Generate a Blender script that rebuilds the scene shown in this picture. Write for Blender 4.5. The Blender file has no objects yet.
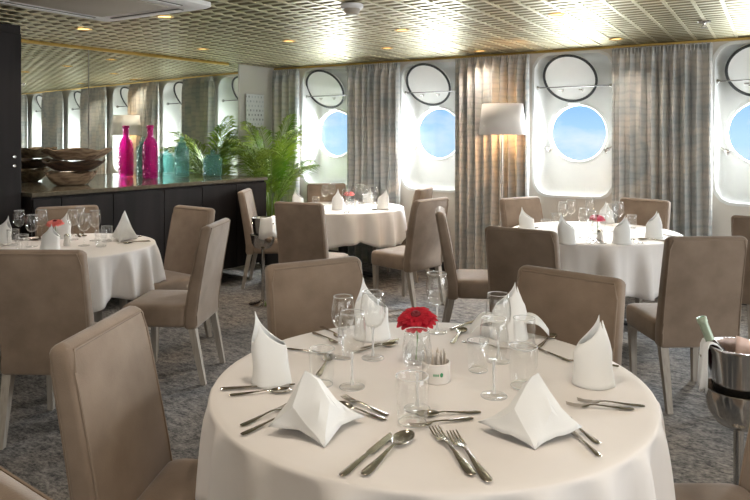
import bpy, bmesh, math, random
from mathutils import Vector, Matrix
PI = math.pi
random.seed(7)
S = bpy.context.scene
COL = S.collection

# ------------------------------------------------------------------ materials
def nt(name):
    m = bpy.data.materials.new(name); m.use_nodes = True
    t = m.node_tree; t.nodes.clear()
    out = t.nodes.new('ShaderNodeOutputMaterial')
    return m, t, out
def N(t, typ, **kw):
    n = t.nodes.new(typ)
    for k, v in kw.items():
        if k in n.inputs: n.inputs[k].default_value = v
        else: setattr(n, k, v)
    return n
def rgba(c): return (c[0], c[1], c[2], 1)
def mat(name, col, rough=.6, metal=0., col2=None, nscale=20., bump=0., bscale=None, sheen=0., stretch=None, spec=None, detail=3.):
    m, t, out = nt(name)
    b = N(t, 'ShaderNodeBsdfPrincipled'); b.inputs['Base Color'].default_value = rgba(col)
    b.inputs['Roughness'].default_value = rough; b.inputs['Metallic'].default_value = metal
    if spec is not None: b.inputs['Specular IOR Level'].default_value = spec
    if sheen:
        b.inputs['Sheen Weight'].default_value = sheen; b.inputs['Sheen Roughness'].default_value = .4
    tc = N(t, 'ShaderNodeTexCoord'); mp = N(t, 'ShaderNodeMapping')
    if stretch: mp.inputs['Scale'].default_value = stretch
    t.links.new(tc.outputs['Object'], mp.inputs['Vector'])
    if col2 is not None:
        n = N(t, 'ShaderNodeTexNoise', Scale=nscale, Detail=detail)
        r = N(t, 'ShaderNodeValToRGB'); r.color_ramp.elements[0].position = .35; r.color_ramp.elements[1].position = .65
        r.color_ramp.elements[0].color = rgba(col); r.color_ramp.elements[1].color = rgba(col2)
        t.links.new(mp.outputs[0], n.inputs['Vector']); t.links.new(n.outputs[0], r.inputs[0])
        t.links.new(r.outputs[0], b.inputs['Base Color'])
    if bump:
        n2 = N(t, 'ShaderNodeTexNoise', Scale=bscale or nscale, Detail=4.)
        bp = N(t, 'ShaderNodeBump', Strength=bump, Distance=.01)
        t.links.new(mp.outputs[0], n2.inputs['Vector']); t.links.new(n2.outputs[0], bp.inputs['Height'])
        t.links.new(bp.outputs[0], b.inputs['Normal'])
    t.links.new(b.outputs[0], out.inputs[0])
    return m
def glass_mat(name, tint, refl=1.0, rough=.03, diffuse=0., dcol=None, pattern=0., ior=1.5):
    m, t, out = nt(name)
    tr = N(t, 'ShaderNodeBsdfTransparent'); tr.inputs[0].default_value = rgba(tint)
    gl = N(t, 'ShaderNodeBsdfGlossy'); gl.inputs['Roughness'].default_value = rough
    gl.inputs['Color'].default_value = (refl, refl, refl, 1)
    fr = N(t, 'ShaderNodeLayerWeight', Blend=.35); pw = N(t, 'ShaderNodeMath', operation='POWER'); pw.inputs[1].default_value = 2.5
    ml = N(t, 'ShaderNodeMath', operation='MULTIPLY_ADD'); ml.inputs[1].default_value = .78 * (ior - .5); ml.inputs[2].default_value = .035
    t.links.new(fr.outputs['Facing'], pw.inputs[0]); t.links.new(pw.outputs[0], ml.inputs[0])
    mx = N(t, 'ShaderNodeMixShader')
    base = tr.outputs[0]
    if pattern:
        tc = N(t, 'ShaderNodeTexCoord'); v = N(t, 'ShaderNodeTexVoronoi', Scale=pattern)
        bp = N(t, 'ShaderNodeBump', Strength=.9, Distance=.02)
        t.links.new(tc.outputs['Object'], v.inputs['Vector']); t.links.new(v.outputs['Distance'], bp.inputs['Height'])
        t.links.new(bp.outputs[0], gl.inputs['Normal']); t.links.new(bp.outputs[0], fr.inputs['Normal'])
    if diffuse:
        df = N(t, 'ShaderNodeBsdfDiffuse'); df.inputs[0].default_value = rgba(dcol or tint)
        m2 = N(t, 'ShaderNodeMixShader'); m2.inputs[0].default_value = diffuse
        t.links.new(tr.outputs[0], m2.inputs[1]); t.links.new(df.outputs[0], m2.inputs[2]); base = m2.outputs[0]
    t.links.new(ml.outputs[0], mx.inputs[0]); t.links.new(base, mx.inputs[1]); t.links.new(gl.outputs[0], mx.inputs[2])
    t.links.new(mx.outputs[0], out.inputs[0])
    return m
def emit_mat(name, col, s):
    m, t, out = nt(name)
    e = N(t, 'ShaderNodeEmission', Strength=s); e.inputs[0].default_value = rgba(col)
    t.links.new(e.outputs[0], out.inputs[0]); return m

def curtain_mat():
    m, t, out = nt('curtain_fabric')
    b = N(t, 'ShaderNodeBsdfPrincipled', Roughness=.85)
    tc = N(t, 'ShaderNodeTexCoord'); mp = N(t, 'ShaderNodeMapping'); mp.inputs['Scale'].default_value = (1.1, .0, 1.0)
    w = N(t, 'ShaderNodeTexWave', Scale=4.6, Distortion=7., Detail=1.5); w.bands_direction = 'Z'
    w.inputs['Detail Scale'].default_value = .9
    n = N(t, 'ShaderNodeTexNoise', Scale=3.2, Detail=3.); n.inputs['Distortion'].default_value = 1.2
    r = N(t, 'ShaderNodeValToRGB'); e = r.color_ramp.elements
    e[0].position = .0; e[0].color = (.48, .475, .46, 1); e[1].position = .45; e[1].color = (.555, .535, .505, 1)
    r2 = N(t, 'ShaderNodeValToRGB'); e = r2.color_ramp.elements
    e[0].position = .36; e[0].color = (.74, .80, .84, 1); e[1].position = .64; e[1].color = (1.07, 1.04, 1.0, 1)
    mix = N(t, 'ShaderNodeMix', data_type='RGBA', blend_type='MULTIPLY'); mix.inputs[0].default_value = 1.
    L = t.links.new
    L(tc.outputs['Object'], mp.inputs[0]); L(mp.outputs[0], w.inputs['Vector']); L(mp.outputs[0], n.inputs['Vector'])
    L(w.outputs['Fac'], r.inputs[0]); L(n.outputs[0], r2.inputs[0])
    L(r.outputs[0], mix.inputs[6]); L(r2.outputs[0], mix.inputs[7]); L(mix.outputs[2], b.inputs['Base Color'])
    L(b.outputs[0], out.inputs[0]); return m
def carpet_mat():
    m, t, out = nt('carpet')
    b = N(t, 'ShaderNodeBsdfPrincipled', Roughness=.95)
    tc = N(t, 'ShaderNodeTexCoord'); mp = N(t, 'ShaderNodeMapping'); mp.inputs['Scale'].default_value = (1, 1.8, 1)
    n = N(t, 'ShaderNodeTexNoise', Scale=42., Detail=5., Roughness=.75)
    n3 = N(t, 'ShaderNodeTexNoise', Scale=1.1, Detail=2.)
    r = N(t, 'ShaderNodeValToRGB'); e = r.color_ramp.elements
    e[0].position = .42; e[0].color = (.05, .05, .051, 1); e[1].position = .64; e[1].color = (.36, .34, .32, 1)
    mp2 = N(t, 'ShaderNodeMapping'); mp2.inputs['Scale'].default_value = (5., 10., 1); mp2.inputs['Rotation'].default_value = (0, 0, .5)
    n4 = N(t, 'ShaderNodeTexNoise', Scale=2.4, Detail=4.); ra = N(t, 'ShaderNodeMath', operation='MULTIPLY_ADD'); ra.inputs[1].default_value = .68
    sc = N(t, 'ShaderNodeMath', operation='MULTIPLY'); sc.inputs[1].default_value = .36
    t.links.new(tc.outputs['Object'], mp2.inputs[0]); t.links.new(mp2.outputs[0], n4.inputs['Vector'])
    r3 = N(t, 'ShaderNodeValToRGB'); e = r3.color_ramp.elements
    e[0].position = .4; e[0].color = (.80, .82, .86, 1); e[1].position = .6; e[1].color = (1., .93, .86, 1)
    mix = N(t, 'ShaderNodeMix', data_type='RGBA', blend_type='MULTIPLY'); mix.inputs[0].default_value = 1.
    bp = N(t, 'ShaderNodeBump', Strength=.6, Distance=.01)
    L = t.links.new
    L(tc.outputs['Object'], mp.inputs[0]); L(mp.outputs[0], n.inputs['Vector']); L(tc.outputs['Object'], n3.inputs['Vector'])
    L(n.outputs[0], ra.inputs[0]); L(n4.outputs[0], sc.inputs[0]); L(sc.outputs[0], ra.inputs[2]); L(ra.outputs[0], r.inputs[0]); L(n3.outputs[0], r3.inputs[0]); L(r.outputs[0], mix.inputs[6]); L(r3.outputs[0], mix.inputs[7])
    L(mix.outputs[2], b.inputs['Base Color']); L(n.outputs[0], bp.inputs['Height']); L(bp.outputs[0], b.inputs['Normal'])
    L(b.outputs[0], out.inputs[0]); return m

M = dict(
    carpet=carpet_mat(), curtain=curtain_mat(),
    cream=mat('cream_wall', (.68, .63, .56), .7, col2=(.72, .67, .60), nscale=3),
    white=mat('white_paint', (.80, .80, .77), .35, col2=(.76, .76, .74), nscale=4),
    panel=mat('pale_panel', (.72, .70, .66), .5),
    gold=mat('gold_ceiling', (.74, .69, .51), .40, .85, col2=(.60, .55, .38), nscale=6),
    gold_shaded=mat('gold_leaf_shaded', (.34, .30, .185), .42, .8, col2=(.27, .235, .14), nscale=6),  # gold ceiling again, darker: shading of the tilted leaves put into the colour
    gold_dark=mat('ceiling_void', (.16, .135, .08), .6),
    brass=mat('brass_trim', (.62, .43, .13), .3, .9),
    base=mat('dark_skirting', (.03, .027, .026), .5),
    gasket=mat('black_rubber', (.02, .022, .022), .5),
    steel=mat('steel', (.62, .60, .57), .2, 1., bump=.02, bscale=200),
    darksteel=mat('dull_steel', (.22, .21, .20), .35, .9),
    silver=mat('cutlery_silver', (.50, .46, .41), .18, 1.),
    bucket=mat('bucket_steel', (.60, .57, .54), .16, 1.),
    dark=mat('dark_wood', (.013, .0105, .0105), .55, spec=.25, col2=(.022, .018, .018), nscale=8, stretch=(1, 1, .1)),
    top=mat('counter_top', (.10, .085, .06), .12, col2=(.13, .11, .08), nscale=30),
    fabric=mat('taupe_velvet', (.205, .146, .103), .85, col2=(.275, .203, .148), nscale=6.5, sheen=.35, bump=.12, bscale=260, detail=5.),
    piping=mat('taupe_piping', (.25, .185, .135), .8),
    legwood=mat('limed_wood', (.30, .26, .22), .5, col2=(.37, .33, .28), nscale=14, stretch=(6, 6, .6)),
    cloth=mat('table_linen', (.84, .80, .775), .8, col2=(.87, .83, .805), nscale=5, bump=.05, bscale=300),
    napkin=mat('napkin_linen', (.84, .84, .83), .8, bump=.06, bscale=350),
    pedestal=mat('black_iron', (.018, .018, .02), .45),
    glass=glass_mat('clear_glass', (.985, .988, .988), 1.0, .02, ior=1.55),
    rim=glass_mat('glass_highlight', (.95, .96, .96), 1., .05, .45, (.9, .9, .9)),  # white diffuse stands in for highlights on rims, feet and stems
    pane=glass_mat('window_glass', (.97, .98, .98), .6, .02, ior=1.3),
    magenta=glass_mat('magenta_glass', (.93, .30, .72), 1., .05, .20, (.78, .03, .45), pattern=30.),
    teal=glass_mat('teal_glass', (.66, .87, .86), 1., .05, .15, (.22, .48, .47), pattern=36.),
    winered=glass_mat('wine_bottle_glass', (.10, .02, .02), .9, .05, .5, (.03, .006, .008)),
    foil=mat('green_foil', (.30, .36, .27), .35, .3),
    foiltop=mat('foil_cap_top', (.07, .24, .09), .4),
    label=mat('pink_label', (.78, .58, .52), .6),
    wood=mat('rough_wood', (.17, .105, .06), .7, col2=(.42, .30, .19), nscale=9, stretch=(1, 4, 4), bump=.5, bscale=14),
    wood2=mat('dark_rough_wood', (.035, .02, .014), .6, col2=(.12, .07, .04), nscale=9, stretch=(1, 4, 4), bump=.5, bscale=14),
    shade=mat('lamp_shade_linen', (.78, .74, .70), .8),
    leaf=mat('palm_leaf', (.14, .28, .03), .4, col2=(.38, .48, .07), nscale=4),
    stem=mat('palm_stem', (.22, .30, .07), .5),
    soil=mat('soil', (.04, .025, .018), .9), pot=mat('dark_pot', (.05, .045, .045), .4),
    red=mat('red_petal', (.42, .004, .02), .5, col2=(.58, .008, .03), nscale=30),
    pink=mat('coral_petal', (.80, .16, .15), .5, col2=(.85, .25, .22), nscale=30),
    hotpink=mat('pink_petal', (.75, .09, .18), .5), redeye=mat('flower_eye', (.16, .004, .012), .7),
    green=mat('flower_stem', (.10, .25, .05), .5),
    china=mat('white_china', (.80, .76, .72), .25), sugar=mat('raw_sugar_paper', (.62, .52, .42), .7, col2=(.85, .82, .78), nscale=60),
    logo=mat('green_print', (.05, .30, .13), .5), ink=mat('dark_print', (.05, .05, .06), .5), bluenk=mat('blue_print', (.28, .36, .45), .5),
    paper=mat('notice_paper', (.80, .82, .84), .5),
    acwhite=mat('ac_white', (.88, .87, .85), .5), acgrey=mat('ac_panel', (.46, .41, .34), .55),
    acslot=mat('ac_slot', (.10, .09, .08), .5),
    bulb=emit_mat('warm_bulb', (1., .58, .25), 5.), dl=emit_mat('downlight_glow', (1., .60, .25), 3.),
    butter=mat('butter_knife_metal', (.50, .46, .41), .1, 1.),  # plain polished metal, not assigned to any mesh
)
def mirror_mat():
    m, t, out = nt('tinted_mirror')
    g = N(t, 'ShaderNodeBsdfGlossy'); g.inputs['Color'].default_value = (.86, .90, .84, 1); g.inputs['Roughness'].default_value = .0
    t.links.new(g.outputs[0], out.inputs[0]); return m
M['mirror'] = mirror_mat()
def notice_mat():
    m, t, out = nt('notice_print')
    b = N(t, 'ShaderNodeBsdfPrincipled', Roughness=.4); tc = N(t, 'ShaderNodeTexCoord'); mp = N(t, 'ShaderNodeMapping')
    mp.inputs['Rotation'].default_value = (PI / 2, 0, 0)
    br = N(t, 'ShaderNodeTexBrick', Scale=1.); br.inputs['Color1'].default_value = (.16, .17, .19, 1); br.inputs['Color2'].default_value = (.62, .66, .70, 1)
    br.inputs['Mortar'].default_value = (.80, .82, .84, 1); br.inputs['Brick Width'].default_value = .052; br.inputs['Row Height'].default_value = .056; br.inputs['Mortar Size'].default_value = .017; br.inputs['Bias'].default_value = .2
    L = t.links.new; L(tc.outputs['Object'], mp.inputs[0]); L(mp.outputs[0], br.inputs[0]); L(br.outputs[0], b.inputs['Base Color']); L(b.outputs[0], out.inputs[0]); return m
M['notice'] = notice_mat()

# ------------------------------------------------------------------ helpers
def obj(name, bm, m, parent=None, smooth=True, angle=40):
    me = bpy.data.meshes.new(name)
    bmesh.ops.recalc_face_normals(bm, faces=bm.faces[:])
    bm.to_mesh(me); bm.free()
    for mm in (m if isinstance(m, (list, tuple)) else [m]): me.materials.append(M[mm])
    if smooth:
        me.polygons.foreach_set('use_smooth', [True] * len(me.polygons))
        try: me.set_sharp_from_angle(angle=math.radians(angle))
        except Exception: pass
    o = bpy.data.objects.new(name, me); COL.objects.link(o)
    if parent: o.parent = parent
    return o
def tag(o, label, cat, group=None):
    o['label'] = label; o['category'] = cat
    if group: o['group'] = group
    return o
def thing(name, label, cat, loc=(0, 0, 0), rz=0., group=None):
    o = bpy.data.objects.new(name, None); COL.objects.link(o); o.empty_display_size = .1
    o.location = loc; o.rotation_euler = (0, 0, rz)
    return tag(o, label, cat, group)
def struct(o): o['kind'] = 'structure'; return o
def kids(o): return [c for c in KIDS.get(o.name, [])]
KIDS = {}
def copy_tree(o, loc=None, rz=None, label=None, group=None, parent=None):
    c = o.copy(); COL.objects.link(c)
    if parent: c.parent = parent
    if loc is not None: c.location = loc
    if rz is not None: c.rotation_euler = (c.rotation_euler[0], c.rotation_euler[1], rz)
    if label: c['label'] = label
    if group: c['group'] = group
    for ch in list(o.children): copy_tree(ch, parent=c)
    return c
def box(bm, cx, cy, cz, sx, sy, sz, bev=0., mi=0, mtx=None):
    r = bmesh.ops.create_cube(bm, size=1.)
    vs = r['verts']
    for v in vs: v.co = Vector((v.co.x * sx + cx, v.co.y * sy + cy, v.co.z * sz + cz))
    fs = {f for v in vs for f in v.link_faces}
    for f in fs: f.material_index = mi
    if bev:
        es = list({e for v in vs for e in v.link_edges})
        rr = bmesh.ops.bevel(bm, geom=es, offset=bev, segments=2, affect='EDGES', profile=.5)
        vs = list({v for f in rr['faces'] for v in f.verts} | {v for v in vs if v.is_valid})
        for f in rr['faces']: f.material_index = mi
    if mtx is not None:
        for v in vs: v.co = mtx @ v.co
def loft(bm, loops, cap0=True, cap1=True, closed=True, mi=0):
    rows = [[bm.verts.new(p) for p in lp] for lp in loops]
    n = len(rows[0])
    for a, b in zip(rows, rows[1:]):
        for i in range(n if closed else n - 1):
            j = (i + 1) % n
            f = bm.faces.new((a[i], a[j], b[j], b[i])); f.material_index = mi
    if closed:
        if cap0: bm.faces.new(rows[0][::-1]).material_index = mi
        if cap1: bm.faces.new(rows[-1]).material_index = mi
    return rows
def circ(r, z, n=24, cx=0., cy=0., ry=None):
    ry = r if ry is None else ry
    return [Vector((cx + r * math.cos(2 * PI * i / n), cy + ry * math.sin(2 * PI * i / n), z)) for i in range(n)]
def lathe(bm, prof, n=24, cap0=False, cap1=False, cx=0., cy=0., mi=0):
    return loft(bm, [circ(max(r, 1e-4), z, n, cx, cy) for r, z in prof], cap0, cap1, mi=mi)
def rrect(w, h, r, k=4, cx=0., cy=0.):
    pts = []; r = min(r, w / 2 - 1e-4, h / 2 - 1e-4)
    for q, (sx, sy) in enumerate(((1, 1), (-1, 1), (-1, -1), (1, -1))):
        for i in range(k + 1):
            a = q * PI / 2 + i * PI / 2 / k
            pts.append((cx + sx * (w / 2 - r) + r * math.cos(a), cy + sy * (h / 2 - r) + r * math.sin(a)))
    return pts
def tube(bm, pts, r, n=8, mi=0, cap=True):
    pts = [Vector(p) for p in pts]; loops = []
    up = Vector((0, 0, 1))
    for i, p in enumerate(pts):
        d = (pts[min(i + 1, len(pts) - 1)] - pts[max(i - 1, 0)]).normalized()
        x = d.cross(up)
        if x.length < .05: x = d.cross(Vector((1, 0, 0)))
        x.normalize(); y = x.cross(d).normalized()
        rr = r[i] if isinstance(r, (list, tuple)) else r
        loops.append([p + x * rr * math.cos(2 * PI * k / n) + y * rr * math.sin(2 * PI * k / n) for k in range(n)])
    loft(bm, loops, cap, cap, mi=mi)

# camera ---------------------------------------------------------------------
YAW = .54
cd = bpy.data.cameras.new('camera'); cam = bpy.data.objects.new('camera', cd); COL.objects.link(cam)
cam.location = (0, 0, 1.5); cam.rotation_euler = (PI / 2, 0, YAW)
cd.sensor_width = 36; cd.lens = 36 * 672 / 750; cd.shift_y = -114 / 750; cd.clip_start = .02
S.camera = cam
def along_view(p):      # how far to the right a thing stands, for wording "from the left" truthfully
    x, y = p[0], p[1]
    return (x * math.cos(YAW) + y * math.sin(YAW)) / (-x * math.sin(YAW) + y * math.cos(YAW))
ORD = ['leftmost', 'second from the left', 'third from the left', 'fourth from the left', 'fifth from the left', 'sixth from the left',
       'seventh from the left', 'eighth from the left', 'ninth from the left', 'tenth from the left', 'eleventh from the left', 'twelfth from the left',
       'thirteenth from the left', 'fourteenth from the left', 'fifteenth from the left', 'sixteenth from the left', 'seventeenth from the left']
def rank_labels(objs, fmt):
    objs = sorted(objs, key=lambda o: along_view(o.location))
    for i, o in enumerate(objs):
        w = ORD[i] if i < len(objs) - 1 or len(objs) == 1 else 'rightmost'
        o['label'] = fmt.format(w)

# ------------------------------------------------------------------ the room
ZC = 2.378; YW = 6.81
bm = bmesh.new(); box(bm, -.9, 1.6, -.05, 12.2, 11.2, .1); struct(obj('floor', bm, 'carpet', smooth=False))
# ceiling: open metal cells, long bars towards the windows with tilted leaves between them
bm = bmesh.new()
def quad(a, b, c, d, mi=0):
    f = bm.faces.new([bm.verts.new(p) for p in (a, b, c, d)]); f.material_index = mi
SW = .165; LY = .10
nx = int(11.4 / SW)
for i in range(nx):
    x0 = -6.9 + i * SW; x1 = x0 + SW - .022
    off = (i % 2) * LY * .5
    y = -3.5 + off
    while y < YW:
        y2 = min(y + LY, YW)
        lo, hi = ZC, ZC + .024
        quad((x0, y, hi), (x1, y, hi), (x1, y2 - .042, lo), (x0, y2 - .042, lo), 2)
        quad((x0, y2 - .042, lo), (x1, y2 - .042, lo), (x1, y2, lo), (x0, y2, lo))
        y += LY
    quad((x1, -3.5, ZC - .004), (x1 + .022, -3.5, ZC - .004), (x1 + .022, YW, ZC - .004), (x1, YW, ZC - .004))
    quad((x1, -3.5, ZC - .004), (x1, YW, ZC - .004), (x1, YW, ZC + .055), (x1, -3.5, ZC + .055))
    quad((x1 + .022, -3.5, ZC - .004), (x1 + .022, YW, ZC - .004), (x1 + .022, YW, ZC + .055), (x1 + .022, -3.5, ZC + .055))
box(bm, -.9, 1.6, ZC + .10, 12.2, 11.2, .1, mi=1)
struct(obj('ceiling', bm, ['gold', 'gold_dark', 'gold_shaded'], smooth=False))

# window wall with round-cornered bays
BX = [-4.75, -3.33, -1.77, -.10, 1.50, 3.10]
PO = [-.09, -.07, -.02, -.01, 0., 0.]      # portholes sit a little off the middle of their bays
XL, XR = -6.0, 4.6
edges = [XL] + [(a + b) / 2 for a, b in zip(BX, BX[1:])] + [XR]
def ray_shape(cx, cz, ang, hw, zlo, zhi, r):
    mz = (zlo + zhi) / 2; hh = (zhi - zlo) / 2
    dx, dz = math.cos(ang), math.sin(ang); a, b = 0., 4.
    for _ in range(40):
        t = (a + b) / 2; px_, pz_ = abs(dx * t) - (hw - r), abs(cz + dz * t - mz) - (hh - r)
        d = math.hypot(max(px_, 0), max(pz_, 0)) + min(max(px_, pz_), 0) - r
        if d > 0: b = t
        else: a = t
    return (cx + dx * a, cz + dz * a)
wall = bmesh.new()
BZ0, BZ1, CZ = .885, 2.335, 1.53
for k, cx in enumerate(BX):
    xl, xr = edges[k], edges[k + 1]
    cs = sorted([math.atan2(z - CZ, x - cx) % (2 * PI) for x in (xl, xr) for z in (0, ZC + .05)] + [i * 2 * PI / 60 for i in range(60)])
    def outer(a):
        dx, dz = math.cos(a), math.sin(a); ts = []
        if dx > 1e-9: ts.append((xr - cx) / dx)
        if dx < -1e-9: ts.append((xl - cx) / dx)
        if dz > 1e-9: ts.append((ZC + .05 - CZ) / dz)
        if dz < -1e-9: ts.append((0 - CZ) / dz)
        t = min(ts); return (cx + dx * t, CZ + dz * t)
    rr = lambda ins, r: [ray_shape(cx, CZ, a, .40 - ins, BZ0 + ins, BZ1 - ins, r) for a in cs]
    L = lambda pts, y: [Vector((p[0], y, p[1])) for p in pts]
    cir = lambda r: [(cx + r * math.cos(a), CZ + r * math.sin(a)) for a in cs]
    loft(wall, [L([outer(a) for a in cs], YW), L(rr(0, .17), YW)], False, False)
    b2 = bmesh.new(); pc = cx + PO[k]
    cir = lambda r: [(pc + r * math.cos(a), CZ + r * math.sin(a)) for a in cs]
    loft(b2, [L(rr(0, .17), YW), L(rr(-.012, .17), YW - .006), L(rr(-.012, .17), YW - .012), L(rr(.012, .16), YW - .012), L(rr(.016, .16), YW + .02), L(rr(.035, .15), YW + .24), L(rr(.05, .14), YW + .275), L(rr(.085, .11), YW + .295),
              L(cir(.322), YW + .295), L(cir(.320), YW + .288), L(cir(.298), YW + .288), L(cir(.292), YW + .30), L(cir(.290), YW + .36)], False, False)
    w = struct(obj('window_%d' % (k + 1), b2, 'white'))
    # steel clamping ring with bolts, glass, latches
    b3 = bmesh.new()
    loft(b3, [L(cir(.312), YW + .289), L(cir(.310), YW + .280), L(cir(.296), YW + .280), L(cir(.291), YW + .289)], False, False)
    for q in range(20):
        a = 2 * PI * q / 20
        box(b3, pc + .328 * math.cos(a), YW + .291, CZ + .328 * math.sin(a), .011, .012, .011, .003)
    obj('porthole_ring', b3, 'white', w)
    b3 = bmesh.new(); b3.faces.new([b3.verts.new((pc + .291 * math.cos(i * PI / 24), YW + .335, CZ + .291 * math.sin(i * PI / 24))) for i in range(48)])
    obj('glass_pane', b3, 'pane', w, smooth=False)
    for sx in (-1, 1):
        b3 = bmesh.new(); a = -PI / 2 + sx * 1.05
        mx = Matrix.Translation((pc + .345 * math.cos(a), YW + .262, CZ + .345 * math.sin(a))) @ Matrix.Rotation(-sx * .55, 4, 'Y')
        box(b3, 0, 0, 0, .05, .035, .035, .006, mtx=mx); box(b3, sx * .05, -.012, 0, .075, .016, .018, .005, mtx=mx)
        tube(b3, [mx @ Vector((sx * .085, -.03, 0)), mx @ Vector((sx * .085, .025, 0))], .013, 10)
        tube(b3, [mx @ Vector((-sx * .02, 0, -.03)), mx @ Vector((-sx * .02, 0, .035))], .008, 8)
        obj('latch', b3, 'steel', w)
struct(obj('wall_windows', wall, 'cream', smooth=False))
bm = bmesh.new(); box(bm, (XL + XR) / 2, YW - .008, .05, XR - XL, .016, .10, .004); struct(obj('baseboard_windows', bm, 'base', smooth=False))

ordw = ['first', 'second', 'third', 'fourth', 'fifth', 'sixth']
# swung-up round deadlights and the rods that hold them
AL = math.radians(33)
def deadlight(cx, label):
    o = thing('deadlight_cover', label, 'porthole cover', (cx, YW + .265, CZ + .315), 0, 'swung up deadlight covers')
    R = .275
    mx = Matrix.Rotation(AL, 4, 'X') @ Matrix.Translation((0, 0, R + .02)) @ Matrix.Rotation(PI / 2, 4, 'X')
    # disc axis along local y, hinged at its lower edge, top swung into the room
    b = bmesh.new(); lathe(b, [(.0, -.012), (R - .03, -.012), (R, -.008), (R, .012), (R - .01, .016), (R - .02, .012), (R - .05, .009), (0., .009)], 48)
    bmesh.ops.transform(b, matrix=mx, verts=b.verts); obj('disc', b, 'white', o)
    b = bmesh.new(); lathe(b, [(R - .026, .010), (R - .022, .022), (R - .002, .022), (R + .001, .012)], 48)
    bmesh.ops.transform(b, matrix=mx, verts=b.verts); obj('gasket', b, 'gasket', o)
    b = bmesh.new(); tube(b, [(-.06, -.005, .0), (.06, -.005, .0)], .014, 10)
    for s in (-.04, .04): box(b, s, -.005, .012, .025, .03, .04, .004)
    obj('hinge', b, 'white', o)
    for s in (-1, 1):
        b = bmesh.new(); box(b, 0, 0, 0, .05, .014, .016, .004); box(b, .02, 0, .02, .012, .014, .04, .004)
        bmesh.ops.transform(b, matrix=mx @ Matrix.Translation((s * .10, -.12, .03)), verts=b.verts)
        obj('lug', b, 'steel', o)
    return o
def rod(cx, label):
    o = thing('curtain_rod', label, 'rod', (cx, YW + .06, 2.0), 0, 'thin rods across the porthole bays')
    b = bmesh.new(); tube(b, [(-.37, 0, 0), (.37, 0, 0)], .006, 8); obj('bar', b, 'darksteel', o)
    for s in (-1, 1):
        b = bmesh.new(); lathe(b, [(0, 0), (.022, 0), (.022, .006), (.012, .02), (.012, .03), (0, .03)], 14)
        bmesh.ops.transform(b, matrix=Matrix.Translation((s * .378, 0, 0)) @ Matrix.Rotation(-s * PI / 2, 4, 'Y'), verts=b.verts)
        obj('bracket', b, 'steel', o)
    return o
BAYW = ['porthole bay beside the palm', 'porthole bay left of the floor lamp', 'porthole bay right of the floor lamp', 'porthole bay at the right edge of the picture']
for k, cx in enumerate(BX[:5]):
    if k < 4:
        deadlight(cx + PO[k] - .03, 'white round deadlight swung up in the ' + BAYW[k])
        rod(cx, 'thin steel rod across the ' + BAYW[k])
    else:
        deadlight(cx, 'white deadlight of the bay beyond the right-hand curtain, seen only mirrored')
        rod(cx, 'thin rod of the bay beyond the right edge, seen only mirrored')

# curtains
def curtain(x0, x1, label, seed):
    rnd = random.Random(seed); w = x1 - x0; nf = max(3, round(w / .095)); nu = nf * 12; nz = 36
    y0 = YW - .13; ph = [rnd.uniform(-.5, .5) for _ in range(nf + 2)]; am = [rnd.uniform(.45, 1.3) for _ in range(nf + 2)]
    bm = bmesh.new(); rows = []
    for j in range(nz + 1):
        t = j / nz; z = .02 + t * (ZC - .05 - .02); row = []
        for i in range(nu + 1):
            u = i / nu; q = u * nf; k = int(q); fr = q - k
            a = am[k] * (1 - fr) + am[k + 1] * fr; p = ph[k] * (1 - fr) + ph[k + 1] * fr
            A = .046 * a * (1. if t < .93 else 1 - (t - .93) / .07 * .72)
            sw = .25 * math.sin(z * 1.3 + seed) * (1 - t)
            y = y0 + A * math.sin(2 * PI * q + p + sw) + .010 * math.sin(4 * PI * q + 2 * p + 1.)
            x = x0 + w * u + .012 * math.sin(4 * PI * q + p) * (1 - t * .5)
            if t > .955: y += .006 * math.sin(2 * PI * q * 3)
            row.append(bm.verts.new((x, y, z)))
        rows.append(row)
    for a, b in zip(rows, rows[1:]):
        for i in range(nu): bm.faces.new((a[i], a[i + 1], b[i + 1], b[i]))
    o = obj('curtain', bm, 'curtain', angle=80)
    sol = o.modifiers.new('thickness', 'SOLIDIFY'); sol.thickness = .004
    # heading tape with gathered pleats
    bm = bmesh.new()
    for i in range(nf * 3):
        xx = x0 + w * (i + .5) / (nf * 3); box(bm, xx, y0 - .012, ZC - .075, .008, .02, .07, .003)
    obj('pleat_heading', bm, 'curtain', o)
    return tag(o, label, 'curtain', 'grey patterned curtains along the window wall')
curtain(-5.52, -5.11, 'narrow grey curtain in the corner behind the palm', 1)
curtain(-4.41, -3.68, 'grey patterned curtain between the two left porthole bays', 2)
curtain(-2.99, -2.17, 'grey patterned curtain lit warm behind the white-shaded floor lamp', 3)
curtain(-1.36, -.50, 'wide grey patterned curtain between the two right porthole bays', 4)
curtain(.30, 1.10, 'grey curtain beyond the right edge, seen only as a mirror reflection', 5)
curtain(1.90, 2.72, 'grey curtain furthest beyond the right edge of the window wall', 6)

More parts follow.
